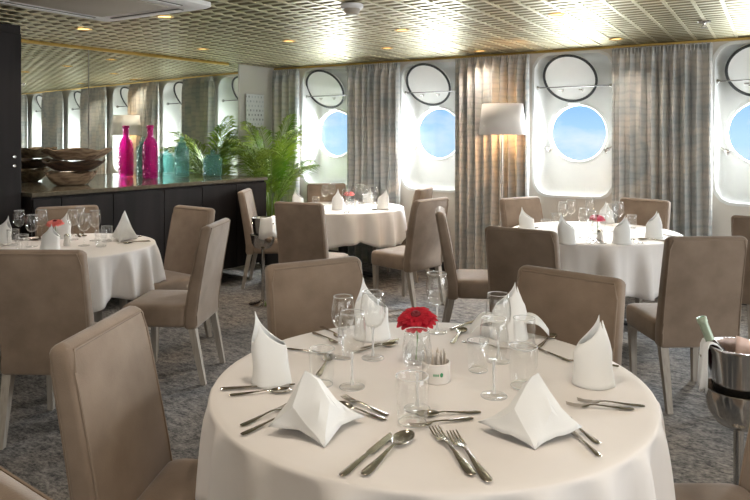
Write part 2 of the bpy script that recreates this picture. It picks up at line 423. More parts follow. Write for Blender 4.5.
# slanted mirror wall: local x runs along the wall towards the windows, local -y into the room
WA = math.radians(90 - 5)
t_ = Vector((math.cos(WA), math.sin(WA), 0)); n_ = Vector((t_.y, -t_.x, 0)); W0 = Vector((-5.65, 6.0, 0))
def wl(a, d=0., z=0.):   # along the wall from W0, distance off it into the room
    p = W0 + t_ * a + n_ * d; return (p.x, p.y, z)
bm = bmesh.new(); box(bm, -4.3, .07, 1.215, 10.4, .1, 2.43)
o = struct(obj('wall_left', bm, 'panel', smooth=False)); o.location = wl(0); o.rotation_euler = (0, 0, WA)
for a0, a1, lab in ((-1.785, .17, 'tall tinted mirror panel reflecting the palm and bottles, beside the white wall'), (-2.84, -1.795, 'tall tinted mirror panel reflecting the curtains, beside the dark cabinet')):
    bm = bmesh.new(); box(bm, (a0 + a1) / 2, .006, 1.70, a1 - a0, .008, 1.352, .0)
    o = obj('wall_mirror', bm, 'mirror', smooth=False); o.location = wl(0); o.rotation_euler = (0, 0, WA)
    tag(o, lab, 'mirror', 'mirror panels over the sideboard')
bm = bmesh.new(); box(bm, -1.8, -.012, ZC - .018, 3.6, .02, .03, .004); o = struct(obj('trim_1', bm, 'brass', smooth=False)); o.location = wl(0); o.rotation_euler = (0, 0, WA)
bm = bmesh.new(); box(bm, .182, -.002, 1.22, .022, .02, 2.30, .004); o = struct(obj('trim_2', bm, 'panel', smooth=False)); o.location = wl(0); o.rotation_euler = (0, 0, WA)
bm = bmesh.new(); box(bm, -.9, YW - .012, ZC - .014, 9.4, .02, .024, .004); struct(obj('trim_3', bm, 'brass', smooth=False))
bm = bmesh.new(); box(bm, -.9, -3.55, 1.2, 12.2, .1, 2.42); struct(obj('wall_back', bm, 'cream', smooth=False))
bm = bmesh.new(); box(bm, 4.65, 1.6, 1.2, .1, 10.4, 2.42); struct(obj('wall_right', bm, 'cream', smooth=False))

# frames added on the unseen back and right walls around the fill lights
for nm, (fx, fy), fl, rz, hh in (('window_7', (.3, -3.46), 6.5, 0, 1.5), ('window_8', (4.56, 3.2), 5.0, PI / 2, 1.4)):
    bm = bmesh.new()
    for sg in (-1, 1):
        box(bm, sg * (fl / 2 + .05), 0, 0, .10, .10, hh + .2, .01); box(bm, 0, 0, sg * (hh / 2 + .05), fl + .2, .10, .10, .01)
    o = struct(obj(nm, bm, 'white', smooth=False)); o.location = (fx, fy, 1.47); o.rotation_euler = (0, 0, rz)

# notice on the pale wall
o = thing('wall_notice', 'white framed safety notice on the pale wall above the palm', 'notice', wl(.42, .022, 1.79), WA)
bm = bmesh.new(); box(bm, 0, 0, 0, .30, .012, .46, .003); obj('sheet', bm, 'notice', o, smooth=False)
# sideboard ------------------------------------------------------------------
sb = thing('sideboard', 'long dark wood sideboard under the mirrors with bottles on top', 'sideboard', wl(0), WA)
SB0, SB1 = -2.83, -.31; SD = .96; SH = 1.06      # along the wall, depth, height
bm = bmesh.new(); box(bm, (SB0 + SB1) / 2, -(SD / 2) + .01, .15 + (SH - .19) / 2, SB1 - SB0, SD - .05, SH - .19, .004); obj('carcass', bm, 'dark', sb, smooth=False)
bm = bmesh.new(); box(bm, (SB0 + SB1) / 2 + .0, -SD / 2, SH - .018, SB1 - SB0 + .02, SD + .01, .036, .006); obj('countertop', bm, 'top', sb, smooth=False)
bm = bmesh.new(); box(bm, (SB0 + SB1) / 2 - .05, -.24, .075, SB1 - SB0 - .3, .44, .15); obj('plinth', bm, 'base', sb, smooth=False)
SEAMS = [-2.83, -2.60, -2.14, -1.62, -1.18, -.74, -.31]
for a, b in zip(SEAMS, SEAMS[1:]):
    bm = bmesh.new(); box(bm, (a + b) / 2, -(SD - .012), .16 + (SH - .215) / 2, b - a - .008, .02, SH - .215, .003); obj('door', bm, 'dark', sb, smooth=False)
# tall cabinet at the left edge
tc = thing('tall_cabinet', 'tall dark cabinet reaching the ceiling at the left edge', 'cabinet', wl(0), WA)
bm = bmesh.new(); box(bm, -3.39, -.425, ZC / 2, 1.06, .81, ZC - .03, .004); obj('carcass', bm, 'dark', tc, smooth=False)
for a in (-3.12, -3.64):
    bm = bmesh.new(); box(bm, a, -.842, 1.17, .51, .022, 2.25, .004); d = obj('door', bm, 'dark', tc, smooth=False)
    for z in ((1.27, 1.34) if a > -3.3 else (1.3,)):
        b = bmesh.new(); lathe(b, [(0, .03), (.012, .028), (.014, .02), (.007, .012), (.007, 0)], 12)
        bmesh.ops.transform(b, matrix=Matrix.Translation((a + .19, -.854, z)) @ Matrix.Rotation(PI / 2, 4, 'X'), verts=b.verts)
        obj('knob', b, 'steel', d)

# bottles on the counter -------------------------------------------------------
def bottle(name, prof, loc, m, label, cap=None):
    o = thing(name, label, 'bottle', loc)
    bm = bmesh.new(); lathe(bm, prof, 32, cap0=True); obj('body', bm, m, o, angle=70)
    return o
b = bottle('glass_bottle', [(.055, 0), (.072, .006), (.077, .03), (.078, .30), (.074, .35), (.058, .395), (.036, .425), (.030, .445), (.029, .52), (.035, .522), (.035, .548), (.026, .550), (.024, .44), (.05, .39), (.07, .34), (.072, .02), (.0, .012)],
           (-5.55, 4.75, SH), 'magenta', 'tall magenta glass bottle standing on the dark sideboard')
bm = bmesh.new(); lathe(bm, [(.0365, .520), (.0375, .535), (.0365, .551), (.0, .552)], 20); obj('lip', bm, 'magenta', b)
b = bottle('glass_bottle', [(.06, 0), (.076, .006), (.078, .03), (.078, .30), (.070, .325), (.045, .335), (.040, .345), (.040, .365), (.036, .365), (.036, .34), (.07, .315), (.073, .02), (0, .012)],
           (-5.40, 5.04, SH), 'teal', 'tall teal glass bottle with stopper in the middle of the sideboard')
bm = bmesh.new(); lathe(bm, [(.036, .362), (.046, .366), (.046, .376), (.018, .385), (.022, .41), (.020, .43), (.008, .436), (0, .437)], 20); obj('stopper', bm, 'teal', b)
b = bottle('glass_jar', [(.08, 0), (.100, .006), (.104, .03), (.104, .185), (.095, .205), (.075, .212), (.073, .222), (.068, .222), (.09, .195), (.098, .02), (0, .012)],
           (-5.30, 5.39, SH), 'teal', 'short wide teal glass jar at the window end of the sideboard')
b['category'] = 'jar'
bm = bmesh.new(); lathe(bm, [(.070, .220), (.085, .224), (.083, .236), (.03, .245), (.024, .262), (.028, .278), (.018, .288), (0, .29)], 20); obj('lid', bm, 'teal', b)
# rough wooden bowls, one on the other
def trough(name, label, loc, L, W, H, m, seed, rz):
    rnd = random.Random(seed); bm = bmesh.new(); n = 28; loops = []
    jit = [rnd.uniform(.92, 1.08) for _ in range(n)]
    for f, z in ((.50, 0), (.62, .01), (.80, H * .45), (.98, H * .9), (1., H), (.93, H * .98), (.74, H * .5), (.4, H * .28), (.02, H * .25)):
        loops.append([Vector((L / 2 * f * jit[i] * math.copysign(abs(math.cos(2 * PI * i / n)) ** .75, math.cos(2 * PI * i / n)), W / 2 * f * jit[(i + 5) % n] * math.copysign(abs(math.sin(2 * PI * i / n)) ** .8, math.sin(2 * PI * i / n)), z + (.012 * math.sin(i * 1.3 + seed) if z > H * .8 else 0))) for i in range(n)])
    loft(bm, loops); o = obj(name, bm, m, angle=60); o.location = loc; o.rotation_euler = (0, 0, rz)
    return tag(o, label, 'bowl', 'rough wooden bowls on the sideboard')
p = wl(-2.20, .40)
trough('wooden_bowl', 'dark rough wooden bowl at the bottom of the pile on the sideboard', (p[0], p[1], SH + .001), .44, .36, .115, 'wood', 1, WA - .5)
trough('wooden_bowl', 'blackish wooden bowl in the middle of the pile on the sideboard', (p[0] + .0, p[1] + .03, SH + .128), .50, .40, .085, 'wood2', 2, WA - .45)
trough('wooden_bowl', 'pale rough wooden bowl on top of the pile on the sideboard', (p[0] + .02, p[1] + .04, SH + .226), .58, .38, .095, 'wood', 5, WA - .55)

# palm ------------------------------------------------------------------------
pl = thing('potted_palm', 'tall green areca palm in the corner beyond the sideboard', 'plant', (-5.12, 6.16, 0))
bm = bmesh.new(); lathe(bm, [(.13, 0), (.14, .01), (.175, .32), (.18, .34), (.165, .34), (.155, .30), (0, .30)], 28, cap0=True); obj('pot', bm, 'pot', pl)
bm = bmesh.new(); lathe(bm, [(.158, .302), (.08, .315), (0, .318)], 20); obj('soil', bm, 'soil', pl)
rn = random.Random(11)
for k in range(19):
    az = k * 2.399 + rn.uniform(-.3, .3)
    dx, dy = math.cos(az), math.sin(az)
    lim = .66
    if dx < 0: lim = min(lim, .42 / max(-dx, .05))
    if dy > 0: lim = min(lim, .34 / max(dy, .05))
    up = rn.uniform(1.30, 1.72) if k % 4 else rn.uniform(1.0, 1.25)
    reach = lim * rn.uniform(.75, 1.)
    pts = []
    for i in range(15):
        t = i / 14
        pts.append(Vector((dx * (.03 + reach * t ** 2.2), dy * (.03 + reach * t ** 2.2), .31 + up * (t - .24 * t ** 4 * (1 if reach > .4 else .6)))))
    bm = bmesh.new(); tube(bm, pts, [.010 * (1 - .8 * i / 14) for i in range(15)], 6, mi=0)
    for i in range(22, 58):
        t = i / 58; q = t * 14; i0 = int(q); fr = q - i0
        p = pts[i0].lerp(pts[i0 + 1], fr); d = (pts[i0 + 1] - pts[i0]).normalized()
        side = d.cross(Vector((0, 0, 1)))
        side = side.normalized() if side.length > .02 else Vector((-dy, dx, 0))
        for s in (-1, 1):
            Ln = (.27 * math.sin(PI * min(1, (t - .36) / .70 + .10)) ** .7 + .03) * rn.uniform(.85, 1.1)
            dr = (d * .8 + side * s * .75 + Vector((0, 0, rn.uniform(-.2, .2)))).normalized()
            mid = p + dr * Ln * .55; tip = p + dr * Ln + Vector((0, 0, -.30 * Ln))
            if tip.x < -.48 or tip.y > .44: continue
            wv = d.cross(dr).cross(dr).normalized() * .0085
            v = [bm.verts.new(c) for c in (p, mid + wv, tip, mid - wv)]
            f = bm.faces.new(v); f.material_index = 1
    obj('frond', bm, ['stem', 'leaf'], pl, angle=180)

# floor lamp ------------------------------------------------------------------
lx, ly = -2.390, 6.496
lp = thing('floor_lamp', 'floor lamp with white tapered shade before the warm-lit curtain', 'lamp', (lx, ly, 0))
bm = bmesh.new(); lathe(bm, [(.15, 0), (.15, .015), (.02, .03), (0, .03)], 28, cap0=True); obj('base', bm, 'steel', lp)
bm = bmesh.new(); tube(bm, [(0, 0, .03), (0, 0, 1.62)], .010, 10); obj('pole', bm, 'steel', lp)
bm = bmesh.new(); lathe(bm, [(.243, 1.512), (.203, 1.825)], 40); sh = obj('lamp_shade', bm, 'shade', lp); sh.modifiers.new('thickness', 'SOLIDIFY').thickness = .004
bm = bmesh.new()
for a in range(3): tube(bm, [(0, 0, 1.60), (.232 * math.cos(a * 2.094), .232 * math.sin(a * 2.094), 1.60)], .003, 6)
obj('shade_carrier', bm, 'steel', lp)
bm = bmesh.new(); bmesh.ops.create_uvsphere(bm, u_segments=16, v_segments=10, radius=.035); bmesh.ops.translate(bm, verts=bm.verts, vec=(0, 0, 1.66)); obj('bulb', bm, 'bulb', lp)

# ceiling things ----------------------------------------------------------------
ac = thing('air_conditioner', 'white ceiling air conditioning cassette with a grey centre panel', 'air conditioner', (-3.70, 2.70, ZC - .045))
bm = bmesh.new()
loft(bm, [[Vector((x, y, z)) for x, y in rrect(w, w, .04)] for w, z in ((1.0, .045), (1.06, .04), (1.06, .012), (1.02, .0), (.80, .0), (.78, .004))], cap0=True, cap1=True)
obj('frame', bm, 'acwhite', ac)
bm = bmesh.new(); box(bm, 0, 0, -.001, .66, .66, .012, .004); obj('intake_grille', bm, 'acgrey', ac)
for k in range(4):
    bm = bmesh.new(); box(bm, 0, .43, -.001, .68, .05, .006, .002); bmesh.ops.rotate(bm, verts=bm.verts, cent=(0, 0, 0), matrix=Matrix.Rotation(k * PI / 2, 3, 'Z'))
    sl = obj('air_slot', bm, 'acslot', ac)
    bm = bmesh.new(); box(bm, 0, .432, -.006, .66, .026, .004, .001); bmesh.ops.rotate(bm, verts=bm.verts, cent=(0, 0, 0), matrix=Matrix.Rotation(k * PI / 2, 3, 'Z'))
    obj('vane', bm, 'acwhite', sl)
sd = thing('smoke_detector', 'round white smoke detector on the ceiling at the top edge', 'smoke detector', (-2.429, 3.755, ZC - .004))
bm = bmesh.new(); lathe(bm, [(.075, 0), (.075, -.02), (.065, -.03), (0, -.032)], 24); obj('base', bm, 'acwhite', sd)
bm = bmesh.new(); lathe(bm, [(.055, -.028), (.055, -.038), (.045, -.06), (.03, -.066), (0, -.067)], 24); obj('sensor_head', bm, 'acgrey', sd)
sp = thing('sprinkler_head', 'small steel sprinkler head on the ceiling at upper right', 'sprinkler', (-0.483, 5.692, ZC - .004))
bm = bmesh.new(); lathe(bm, [(.05, 0), (.045, -.008), (.014, -.012), (.010, -.03), (0, -.03)], 18); obj('rose', bm, 'steel', sp)
bm = bmesh.new(); lathe(bm, [(.0, -.045), (.028, -.045), (.028, -.049), (0, -.05)], 14)
for a in (0, PI): tube(bm, [(.010 * math.cos(a), .01 * math.sin(a), -.028), (.017 * math.cos(a), .017 * math.sin(a), -.038), (.004 * math.cos(a), .004 * math.sin(a), -.047)], .0025, 6)
obj('deflector', bm, 'steel', sp)
DL = [(-2.658, 4.867), (-3.329, 5.786), (-2.627, 6.482), (-3.857, 4.896), (-1.362, 4.819), (-1.251, 6.310), (-3.844, 3.426), (-4.861, 3.486), (-4.953, 4.902), (.3, 1.2), (-1.0, -.6), (1.6, .4), (2.2, 2.6), (-.9, 1.5), (.8, 2.6), (-2.4, 1.4)]  # entries beyond the named ones are unseen extras added to light the front
DLN = ['above the middle tables, left of its neighbour near the lamp', 'close to the second porthole bay', 'nearest the floor lamp', 'above the palm and the pale wall', 'high above the right-hand table', 'nearest the right-hand curtain', 'beside the air conditioning cassette', 'at far left near the tall cabinet', 'above the teal bottles near the mirror']
dls = []
dl0 = None
for i, (x, y) in enumerate(DL):
    if dl0 is None:
        dl0 = thing('ceiling_downlight', '', 'ceiling light', (x, y, ZC - .004), 0, 'recessed warm downlights')
        bm = bmesh.new(); lathe(bm, [(.065, .0), (.064, -.006), (.050, -.005), (.046, .004)], 24); obj('rim', bm, 'brass', dl0)
        bm = bmesh.new(); lathe(bm, [(.047, .001), (.03, .0), (0, .0)], 20); obj('lens', bm, 'dl', dl0)
        o = dl0
    else: o = copy_tree(dl0, (x, y, ZC - .004))
    o['label'] = 'small warm recessed downlight ' + (DLN[i] if i < 9 else 'added out of view to light the nearer room')
    ld = bpy.data.lights.new('downlight_beam', 'SPOT'); ld.energy = 23; ld.color = (1, .87, .73); ld.spot_size = 2.2; ld.spot_blend = .8; ld.shadow_soft_size = .05
    lo = bpy.data.objects.new('downlight_beam', ld); COL.objects.link(lo); lo.location = (x, y, ZC - .03)

# ------------------------------------------------------------------ chairs
def sq(x, y, z, a): return [Vector((x + sx * a, y + sy * a, z)) for sx, sy in ((1, 1), (-1, 1), (-1, -1), (1, -1))]
def by(z): return -.195 - (.095 * max(0, (z - .42) / .54) ** 1.15)
def make_chair():
    o = thing('dining_chair', '', 'chair', (0, 0, 0), 0, 'taupe upholstered dining chairs')
    bm = bmesh.new(); loops = []
    prof = [(.335, -.02), (.338, -.008), (.35, 0)] + [(.35 + .585 * i / 8, 0) for i in range(1, 9)] + [(.945, -.004), (.953, -.011), (.957, -.021), (.959, -.028)]
    for z, ins in prof:
        f = (z - .35) / .6; w = .455 - .012 * f + 2 * ins; tk = .078 - .016 * f + 2 * ins
        loops.append([Vector((x, y + by(z), z)) for x, y in rrect(w, max(tk, .006), .018)])
    loft(bm, loops); obj('backrest', bm, 'fabric', o, angle=55)
    bm = bmesh.new()
    for yy in (1, -1):
        pts = []
        for s, rng in ((-1, range(0, 11)), (1, range(10, -1, -1))):
            for i in rng:
                z = .36 + .586 * i / 10; f = (z - .35) / .6; zz = min(z, .942)
                pts.append((s * (.2275 - .006 * f - (.012 if i < 10 else .026)), by(zz) + yy * ((.078 - .016 * f) / 2 - .0005), zz))
        tube(bm, pts, .0042, 6)
    obj('piping', bm, 'piping', o)
    bm = bmesh.new(); loops = []
    for z, ins in ((.345, -.03), (.347, -.012), (.356, -.002), (.37, 0), (.45, 0), (.465, -.006), (.474, -.02), (.478, -.045), (.480, -.10)):
        loops.append([Vector((x, y + .032, z)) for x, y in rrect(.455 + 2 * ins, .41 + 2 * ins, .04)])
    loft(bm, loops); obj('seat', bm, 'fabric', o, angle=60)
    for sx in (-1, 1):
        bm = bmesh.new(); loft(bm, [sq(sx * .19, .19, 0, .014), sq(sx * .195, .195, .35, .021)]); obj('leg', bm, 'legwood', o, smooth=False)
    for sx in (-1, 1):
        bm = bmesh.new(); loft(bm, [sq(sx * .195, -.27, 0, .015), sq(sx * .198, -.20, .35, .022)]); obj('leg', bm, 'legwood', o, smooth=False)
    return o
CH = [  # x, y, turn, table, label
    (-1.426, 1.385, -1.131, 1, 'taupe chair with pale inner back facing right at front left, beside the front table'),
    (-1.483, 2.233, -2.089, 1, 'brown chair behind the front table, left of the red gerbera'),
    (-0.770, 2.424, 2.946, 1, 'taupe chair behind the front table, right of the red gerbera'),
    (-0.126, 2.000, 2.111, 1, 'taupe chair at the lower right corner beside the wine bucket'),
    (-0.987, 0.886, -0.104, 1, 'taupe chair of which only a corner shows at lower left'),
    (-3.159, 2.175, 0.510, 4, 'brown chair seen from behind at the left edge, before the coral flower'),
    (-3.301, 3.000, 2.041, 4, 'chair with brightly lit pale back in profile, right of the left-hand table'),
    (-3.871, 3.425, 3.038, 4, 'tan chair facing the viewer between the sideboard and the left-hand table'),
    (-4.470, 3.081, -2.138, 4, 'taupe chair behind the left-hand table, against the dark sideboard'),
    (-3.402, 4.674, 0.148, 3, 'dark brown chair seen from behind before the middle back table'),
    (-2.855, 5.308, 1.347, 3, 'taupe chair with pale outer back, at the right of the middle back table'),
    (-4.380, 5.303, -1.031, 3, 'chair in profile beside the far wine bucket, backed by the sideboard'),
    (-4.276, 6.101, -2.502, 3, 'chair behind the middle back table under the porthole bay by the palm'),
    (-3.465, 6.271, 1.719, 3, 'pale chair half hidden at the far right of the middle back table'),
    (-1.896, 4.658, -1.132, 2, 'chair in profile with dark side and pale seat, left of the right-hand table'),
    (-1.277, 4.106, -0.067, 2, 'dark brown chair seen from behind, nearest left of the right-hand table'),
    (-1.707, 5.623, -2.070, 2, 'taupe chair behind the right-hand table, below the floor lamp'),
    (-1.074, 5.897, 2.825, 2, 'brown chair behind the right-hand table, before the wide curtain'),
    (-0.492, 4.275, 0.590, 2, 'taupe chair seen from behind at right, beyond the wine bucket'),
    (-0.014, 5.498, -0.153, 0, 'taupe chair cut by the right edge, before the last porthole bay'),
]
ch0 = make_chair()
for i, (x, y, rz, tb, lab) in enumerate(CH):
    if i == 0: ch0.location = (x, y, 0); ch0.rotation_euler = (0, 0, rz); ch0['label'] = lab
    else: copy_tree(ch0, (x, y, 0), rz, lab)

# ------------------------------------------------------------------ tables
TB = {1: (-0.917, 1.852, .652), 2: (-1.233, 5.382, .64), 3: (-3.940, 5.916, .64), 4: (-4.179, 2.858, .58)}
TN = {1: 'front table', 2: 'right-hand back table', 3: 'middle back table', 4: 'left-hand table'}
def table(k):
    x, y, R = TB[k]
    o = thing('dining_table', 'round pedestal table under the white cloth, the ' + TN[k], 'table', (x, y, 0), .4, 'round dining tables')
    bm = bmesh.new(); lathe(bm, [(0, .712), (R - .02, .712), (R - .01, .716), (R - .01, .738), (R - .02, .742), (0, .742)], 48); obj('tabletop', bm, 'dark', o)
    bm = bmesh.new(); lathe(bm, [(.05, .02), (.05, .70), (.14, .711)], 20); obj('column', bm, 'pedestal', o)
    for q in range(4):
        a = q * PI / 2; d = Vector((math.cos(a), math.sin(a), 0)); bm = bmesh.new()
        tube(bm, [d * .03 + Vector((0, 0, .10)), d * .2 + Vector((0, 0, .06)), d * .38 + Vector((0, 0, .025))], [.028, .024, .018], 8)
        obj('foot', bm, 'pedestal', o)
    # cloth: flat top, rolled edge, skirt falling in folds; it rides up over seats pushed beneath
    rnd = random.Random(40 + k); n = 240; sq0 = rnd.uniform(0, PI / 2)
    seats = []
    for cx, cy, rz, tb, lab in CH:
        if tb != k: continue
        fx, fy = cx - math.sin(rz) * .23, cy + math.cos(rz) * .23
        if math.hypot(fx - x, fy - y) < R + .05: seats.append(math.atan2(cy - y, cx - x))
    nfold = 21 if k == 1 else 15
    phs = [rnd.uniform(0, 2 * PI) for _ in range(4)]
    bm = bmesh.new(); loops = []
    rows = [(0., 0, 0)] + [(R * f, 0, 0) for f in (.3, .6, .85, .96)] + [(R - .004, .0005, 0), (R + .001, .003, 0), (R + .004, .009, 0), (R + .005, .018, .02)] + [(R + .006, -1, (j + 1) / 9) for j in range(9)]
    def hem(a):
        drop = .315 + .055 * (max(abs(math.cos(a - sq0)), abs(math.sin(a - sq0))) - .85) / .15 + .015 * math.sin(5 * a + phs[0])
        for s in seats:
            dd = abs((a - s + PI) % (2 * PI) - PI)
            if dd < .50: drop = min(drop, .262 + .07 * max(0, (dd - .36) / .14))
        return drop
    for r, dz, t in rows:
        lp = []
        for i in range(n):
            a = 2 * PI * i / n
            z = .75 - dz if dz >= 0 else .75 - .018 - (hem(a) - .018) * t
            amp = 0 if t <= 0 else (.105 if k == 1 else .12) * t ** (.42 if k == 1 else .6)
            q = nfold * a + 1.5 * math.sin(3 * a + phs[1]) + phs[2]
            m = .45 + .55 * (.5 + .5 * math.sin(2 * a + phs[3])) * (.6 + .4 * math.sin(5 * a + phs[0]))
            rr = r + amp * m * ((.5 + .5 * math.sin(q)) ** 2.6 + .25 * (.5 + .5 * math.sin(2 * q + 1.)) ** 2 - (.36 if k == 1 else .26)) + .004 * t
            lp.append(Vector((rr * math.cos(a), rr * math.sin(a), z)))
        loops.append(lp)
    loft(bm, loops, cap0=True, cap1=False)
    c = obj('tablecloth', bm, 'cloth', angle=180); c.location = (x, y, .0015)
    c.modifiers.new('thickness', 'SOLIDIFY').thickness = .002
    tag(c, 'white round cloth with hanging folds on the ' + TN[k], 'tablecloth', 'white tablecloths')
for k in TB: table(k)
ZT = .7525

# ------------------------------------------------------------------ tableware prototypes
def cone_napkin(h, r0=.062, lean=.02, seed=0, wings=False, twin=False):
    # linen rolled into a standing pocket, flattened upwards, its upper edge cut aslant to one or two tips
    bm = bmesh.new(); nu, nv = 56, 14; rows = []
    xp = -.45 if lean < 0 else (.35 if lean > 0 else -.05)
    for j in range(nv + 1):
        v = j / nv; row = []
        for i in range(nu + 1):
            u = i / nu; th = -1.2 + u * 2 * PI * 1.12; c, sn = math.cos(th), math.sin(th)
            d = (c - xp) / (1 - xp) if c > xp else (xp - c) / (1 + xp)
            top = h * (1. - (.50 if c > xp else .42) * d ** .9)
            if sn < 0 and not twin: top *= 1 - .20 * -sn
            if twin: top = max(top * (1 - .10 * max(0, -sn)), h * (.95 - 1.6 * abs(c - xp - .38) ** 1.1) if sn < .3 else 0)
            z = top * v; t = z / h
            rad = r0 * (1.04 - .10 * math.sin(PI * min(1, t * 1.7)) - .30 * max(0, t - .35) ** 1.2) * (1 + .035 * u + .018 * math.sin(th * 5 + seed))
            pinch = 1 - .85 * max(0, t - .45) / .55
            x = rad * (c * pinch + xp * (1 - pinch) * .75)
            row.append(bm.verts.new((x + lean * t * t * .6, rad * sn * (.92 - .80 * t ** .8) + .018 * t, z + .001)))
        rows.append(row)
    for a, b in zip(rows, rows[1:]):
        for i in range(nu): bm.faces.new((a[i], a[i + 1], b[i + 1], b[i]))
    if wings:
        for s in (-1, 1):
            g = []
            for j in range(11):
                t = j / 10; w = .040 * math.sin(PI * min(1, t * .92 + .06)) ** .8
                c = Vector((s * (.03 + .115 * t), .01 - .015 * t, .055 + .035 * math.sin(t * 2.6) - .05 * t * t))
                g.append([bm.verts.new(c + Vector((0, w * q, .010 * (1 - q * q) + (-.012 if q < 0 else .006) * abs(q)))) for q in (-1, -.5, 0, .5, 1)])
            for a, b in zip(g, g[1:]):
                for i in range(4): bm.faces.new((a[i], a[i + 1], b[i + 1], b[i]))
    return bm
def pyramid_napkin(h, w, dpt, skew=0.):
    # stiff linen folded to a pyramid: a kite-shaped front, two flared wings, hollow behind
    bm = bmesh.new(); V = lambda x, y, z: bm.verts.new((x, y, z))
    A = V(skew, .015, h); Lm = V(-w * .42 + skew * .5, -dpt * .22, h * .60); Rm = V(w * .30 + skew * .4, -dpt * .16, h * .56); F = V(0, -dpt, .001)
    WL = V(-w, dpt * .10, h * .13); WR = V(w, dpt * .22, h * .10); BL = V(-w * .55, dpt * .62, .001); BR = V(w * .55, dpt * .66, .001); B = V(0, dpt * .85, .001)
    FL = V(-w * .42, -dpt * .40, .030); FR = V(w * .46, -dpt * .32, .027)
    for f in ((A, Lm, F, Rm), (Lm, WL, FL, F), (Rm, F, FR, WR), (A, WL, Lm), (A, Rm, WR), (A, BL, WL), (A, WR, BR), (A, B, BL), (A, BR, B)): bm.faces.new(f)
    bmesh.ops.triangulate(bm, faces=[f for f in bm.faces if len(f.verts) > 3])
    for it in range(2): bmesh.ops.subdivide_edges(bm, edges=bm.edges[:], cuts=1, use_grid_fill=True, smooth=.03)
    for v in bm.verts:
        k = min(1, abs(v.co.x) / w); v.co.z = max(.001, v.co.z - .13 * h * math.sin(PI * k) * min(1, v.co.z / (.3 * h)))
        v.co.y += .010 * math.sin(v.co.x * 45 + skew * 60) * (1 - v.co.z / h) + .006 * math.sin(v.co.z * 60)
    return bm
def napkin(bm, loc, rz, label, group='folded white napkins'):
    o = obj('folded_napkin', bm, 'napkin', angle=24); o.location = loc; o.rotation_euler = (0, 0, rz)
    o.modifiers.new('thickness', 'SOLIDIFY').thickness = .0022
    return tag(o, label, 'napkin', group)
BOWL = [(.004, .098), (.014, .100), (.028, .110), (.038, .128), (.0415, .150), (.040, .175), (.036, .200), (.0335, .214), (.0328, .2145), (.0322, .213), (.0345, .199), (.0385, .174), (.040, .150), (.0365, .129), (.026, .112), (.012, .1025), (.0, .102)]
def ring(bm, R, z, r=.0011, mi=1, n=28):
    loft(bm, [circ(R + r * math.cos(q * PI / 3), z + r * math.sin(q * PI / 3), n) for q in range(7)], False, False, mi=mi)
def wine_glass(parts=True):
    if parts:
        o = thing('wine_glass', '', 'wine glass')
        bm = bmesh.new(); lathe(bm, BOWL, 28); ring(bm, .033, .2148); obj('bowl', bm, ['glass', 'rim'], o, angle=80)
        bm = bmesh.new(); lathe(bm, [(.0062, .008), (.0042, .02), (.0036, .06), (.004, .09), (.006, .099)], 12); obj('stem', bm, 'rim', o, angle=80)
        bm = bmesh.new(); lathe(bm, [(.0, .0), (.035, .0), (.0358, .0012), (.034, .0026), (.015, .005), (.0062, .0085)], 28); ring(bm, .0358, .0013, .0009); obj('foot', bm, ['glass', 'rim'], o, angle=80)
        return o
    bm = bmesh.new(); lathe(bm, [(0, 0), (.035, 0), (.0358, .0012), (.034, .0026), (.015, .005), (.0055, .01), (.004, .03), (.004, .09)] + BOWL, 20)
    ring(bm, .033, .2148, .0014, 1, 20); ring(bm, .0358, .0013, .0012, 1, 20); o = obj('wine_glass', bm, ['glass', 'rim'], angle=80); return tag(o, '', 'wine glass')
TUM = [(0, .0), (.030, .0), (.034, .004), (.036, .02), (.0385, .07), (.0385, .108), (.0375, .1095), (.0365, .108), (.0365, .07), (.034, .022), (.030, .012), (0, .010)]
def tumbler():
    bm = bmesh.new(); lathe(bm, TUM, 28); ring(bm, .0375, .1098, .0012); ring(bm, .0325, .004, .0012); o = obj('tumbler', bm, ['glass', 'rim'], angle=60); return tag(o, '', 'drinking glass')
def strip(bm, st, n=8):   # st: (y, half width, z, half thickness)
    loft(bm, [[Vector((w * math.cos(2 * PI * i / n), y, z + t * math.sin(2 * PI * i / n))) for i in range(n)] for y, w, z, t in st])
HANDLE = [(0, .003, .004, .001), (.003, .008, .004, .0016), (.012, .0105, .004, .002), (.03, .0098, .0045, .002), (.06, .007, .006, .002), (.09, .0045, .0085, .002), (.115, .0036, .010, .002)]
def fork_mesh():
    bm = bmesh.new(); strip(bm, HANDLE + [(.130, .005, .009, .0018), (.138, .0105, .007, .0014), (.147, .0128, .0052, .0012), (.156, .0128, .005, .001)])
    for k in range(4):
        x = -.0103 + k * .00687
        vs = [[Vector((x + sx * w, y, z + sz * .0009)) for sx, sz in ((1, 1), (-1, 1), (-1, -1), (1, -1))] for y, w, z in ((.154, .0019, .005), (.175, .0017, .0055), (.192, .0014, .0085), (.200, .0006, .0105))]
        loft(bm, vs)
    return bm
def spoon_mesh():
    bm = bmesh.new(); strip(bm, HANDLE + [(.132, .0045, .0085, .0018)]); n = 20; loops = []
    for f, z in ((1., .0085), (.98, .0095), (.9, .0075), (.7, .004), (.4, .0018), (.03, .0012)):
        loops.append([Vector((.0215 * f * math.cos(2 * PI * i / n), .165 + .036 * f * math.sin(2 * PI * i / n), z)) for i in range(n)])
    loft(bm, loops, cap0=False)
    loft(bm, [[p + Vector((0, 0, -.0012)) for p in lp] for lp in loops], cap0=False); return bm
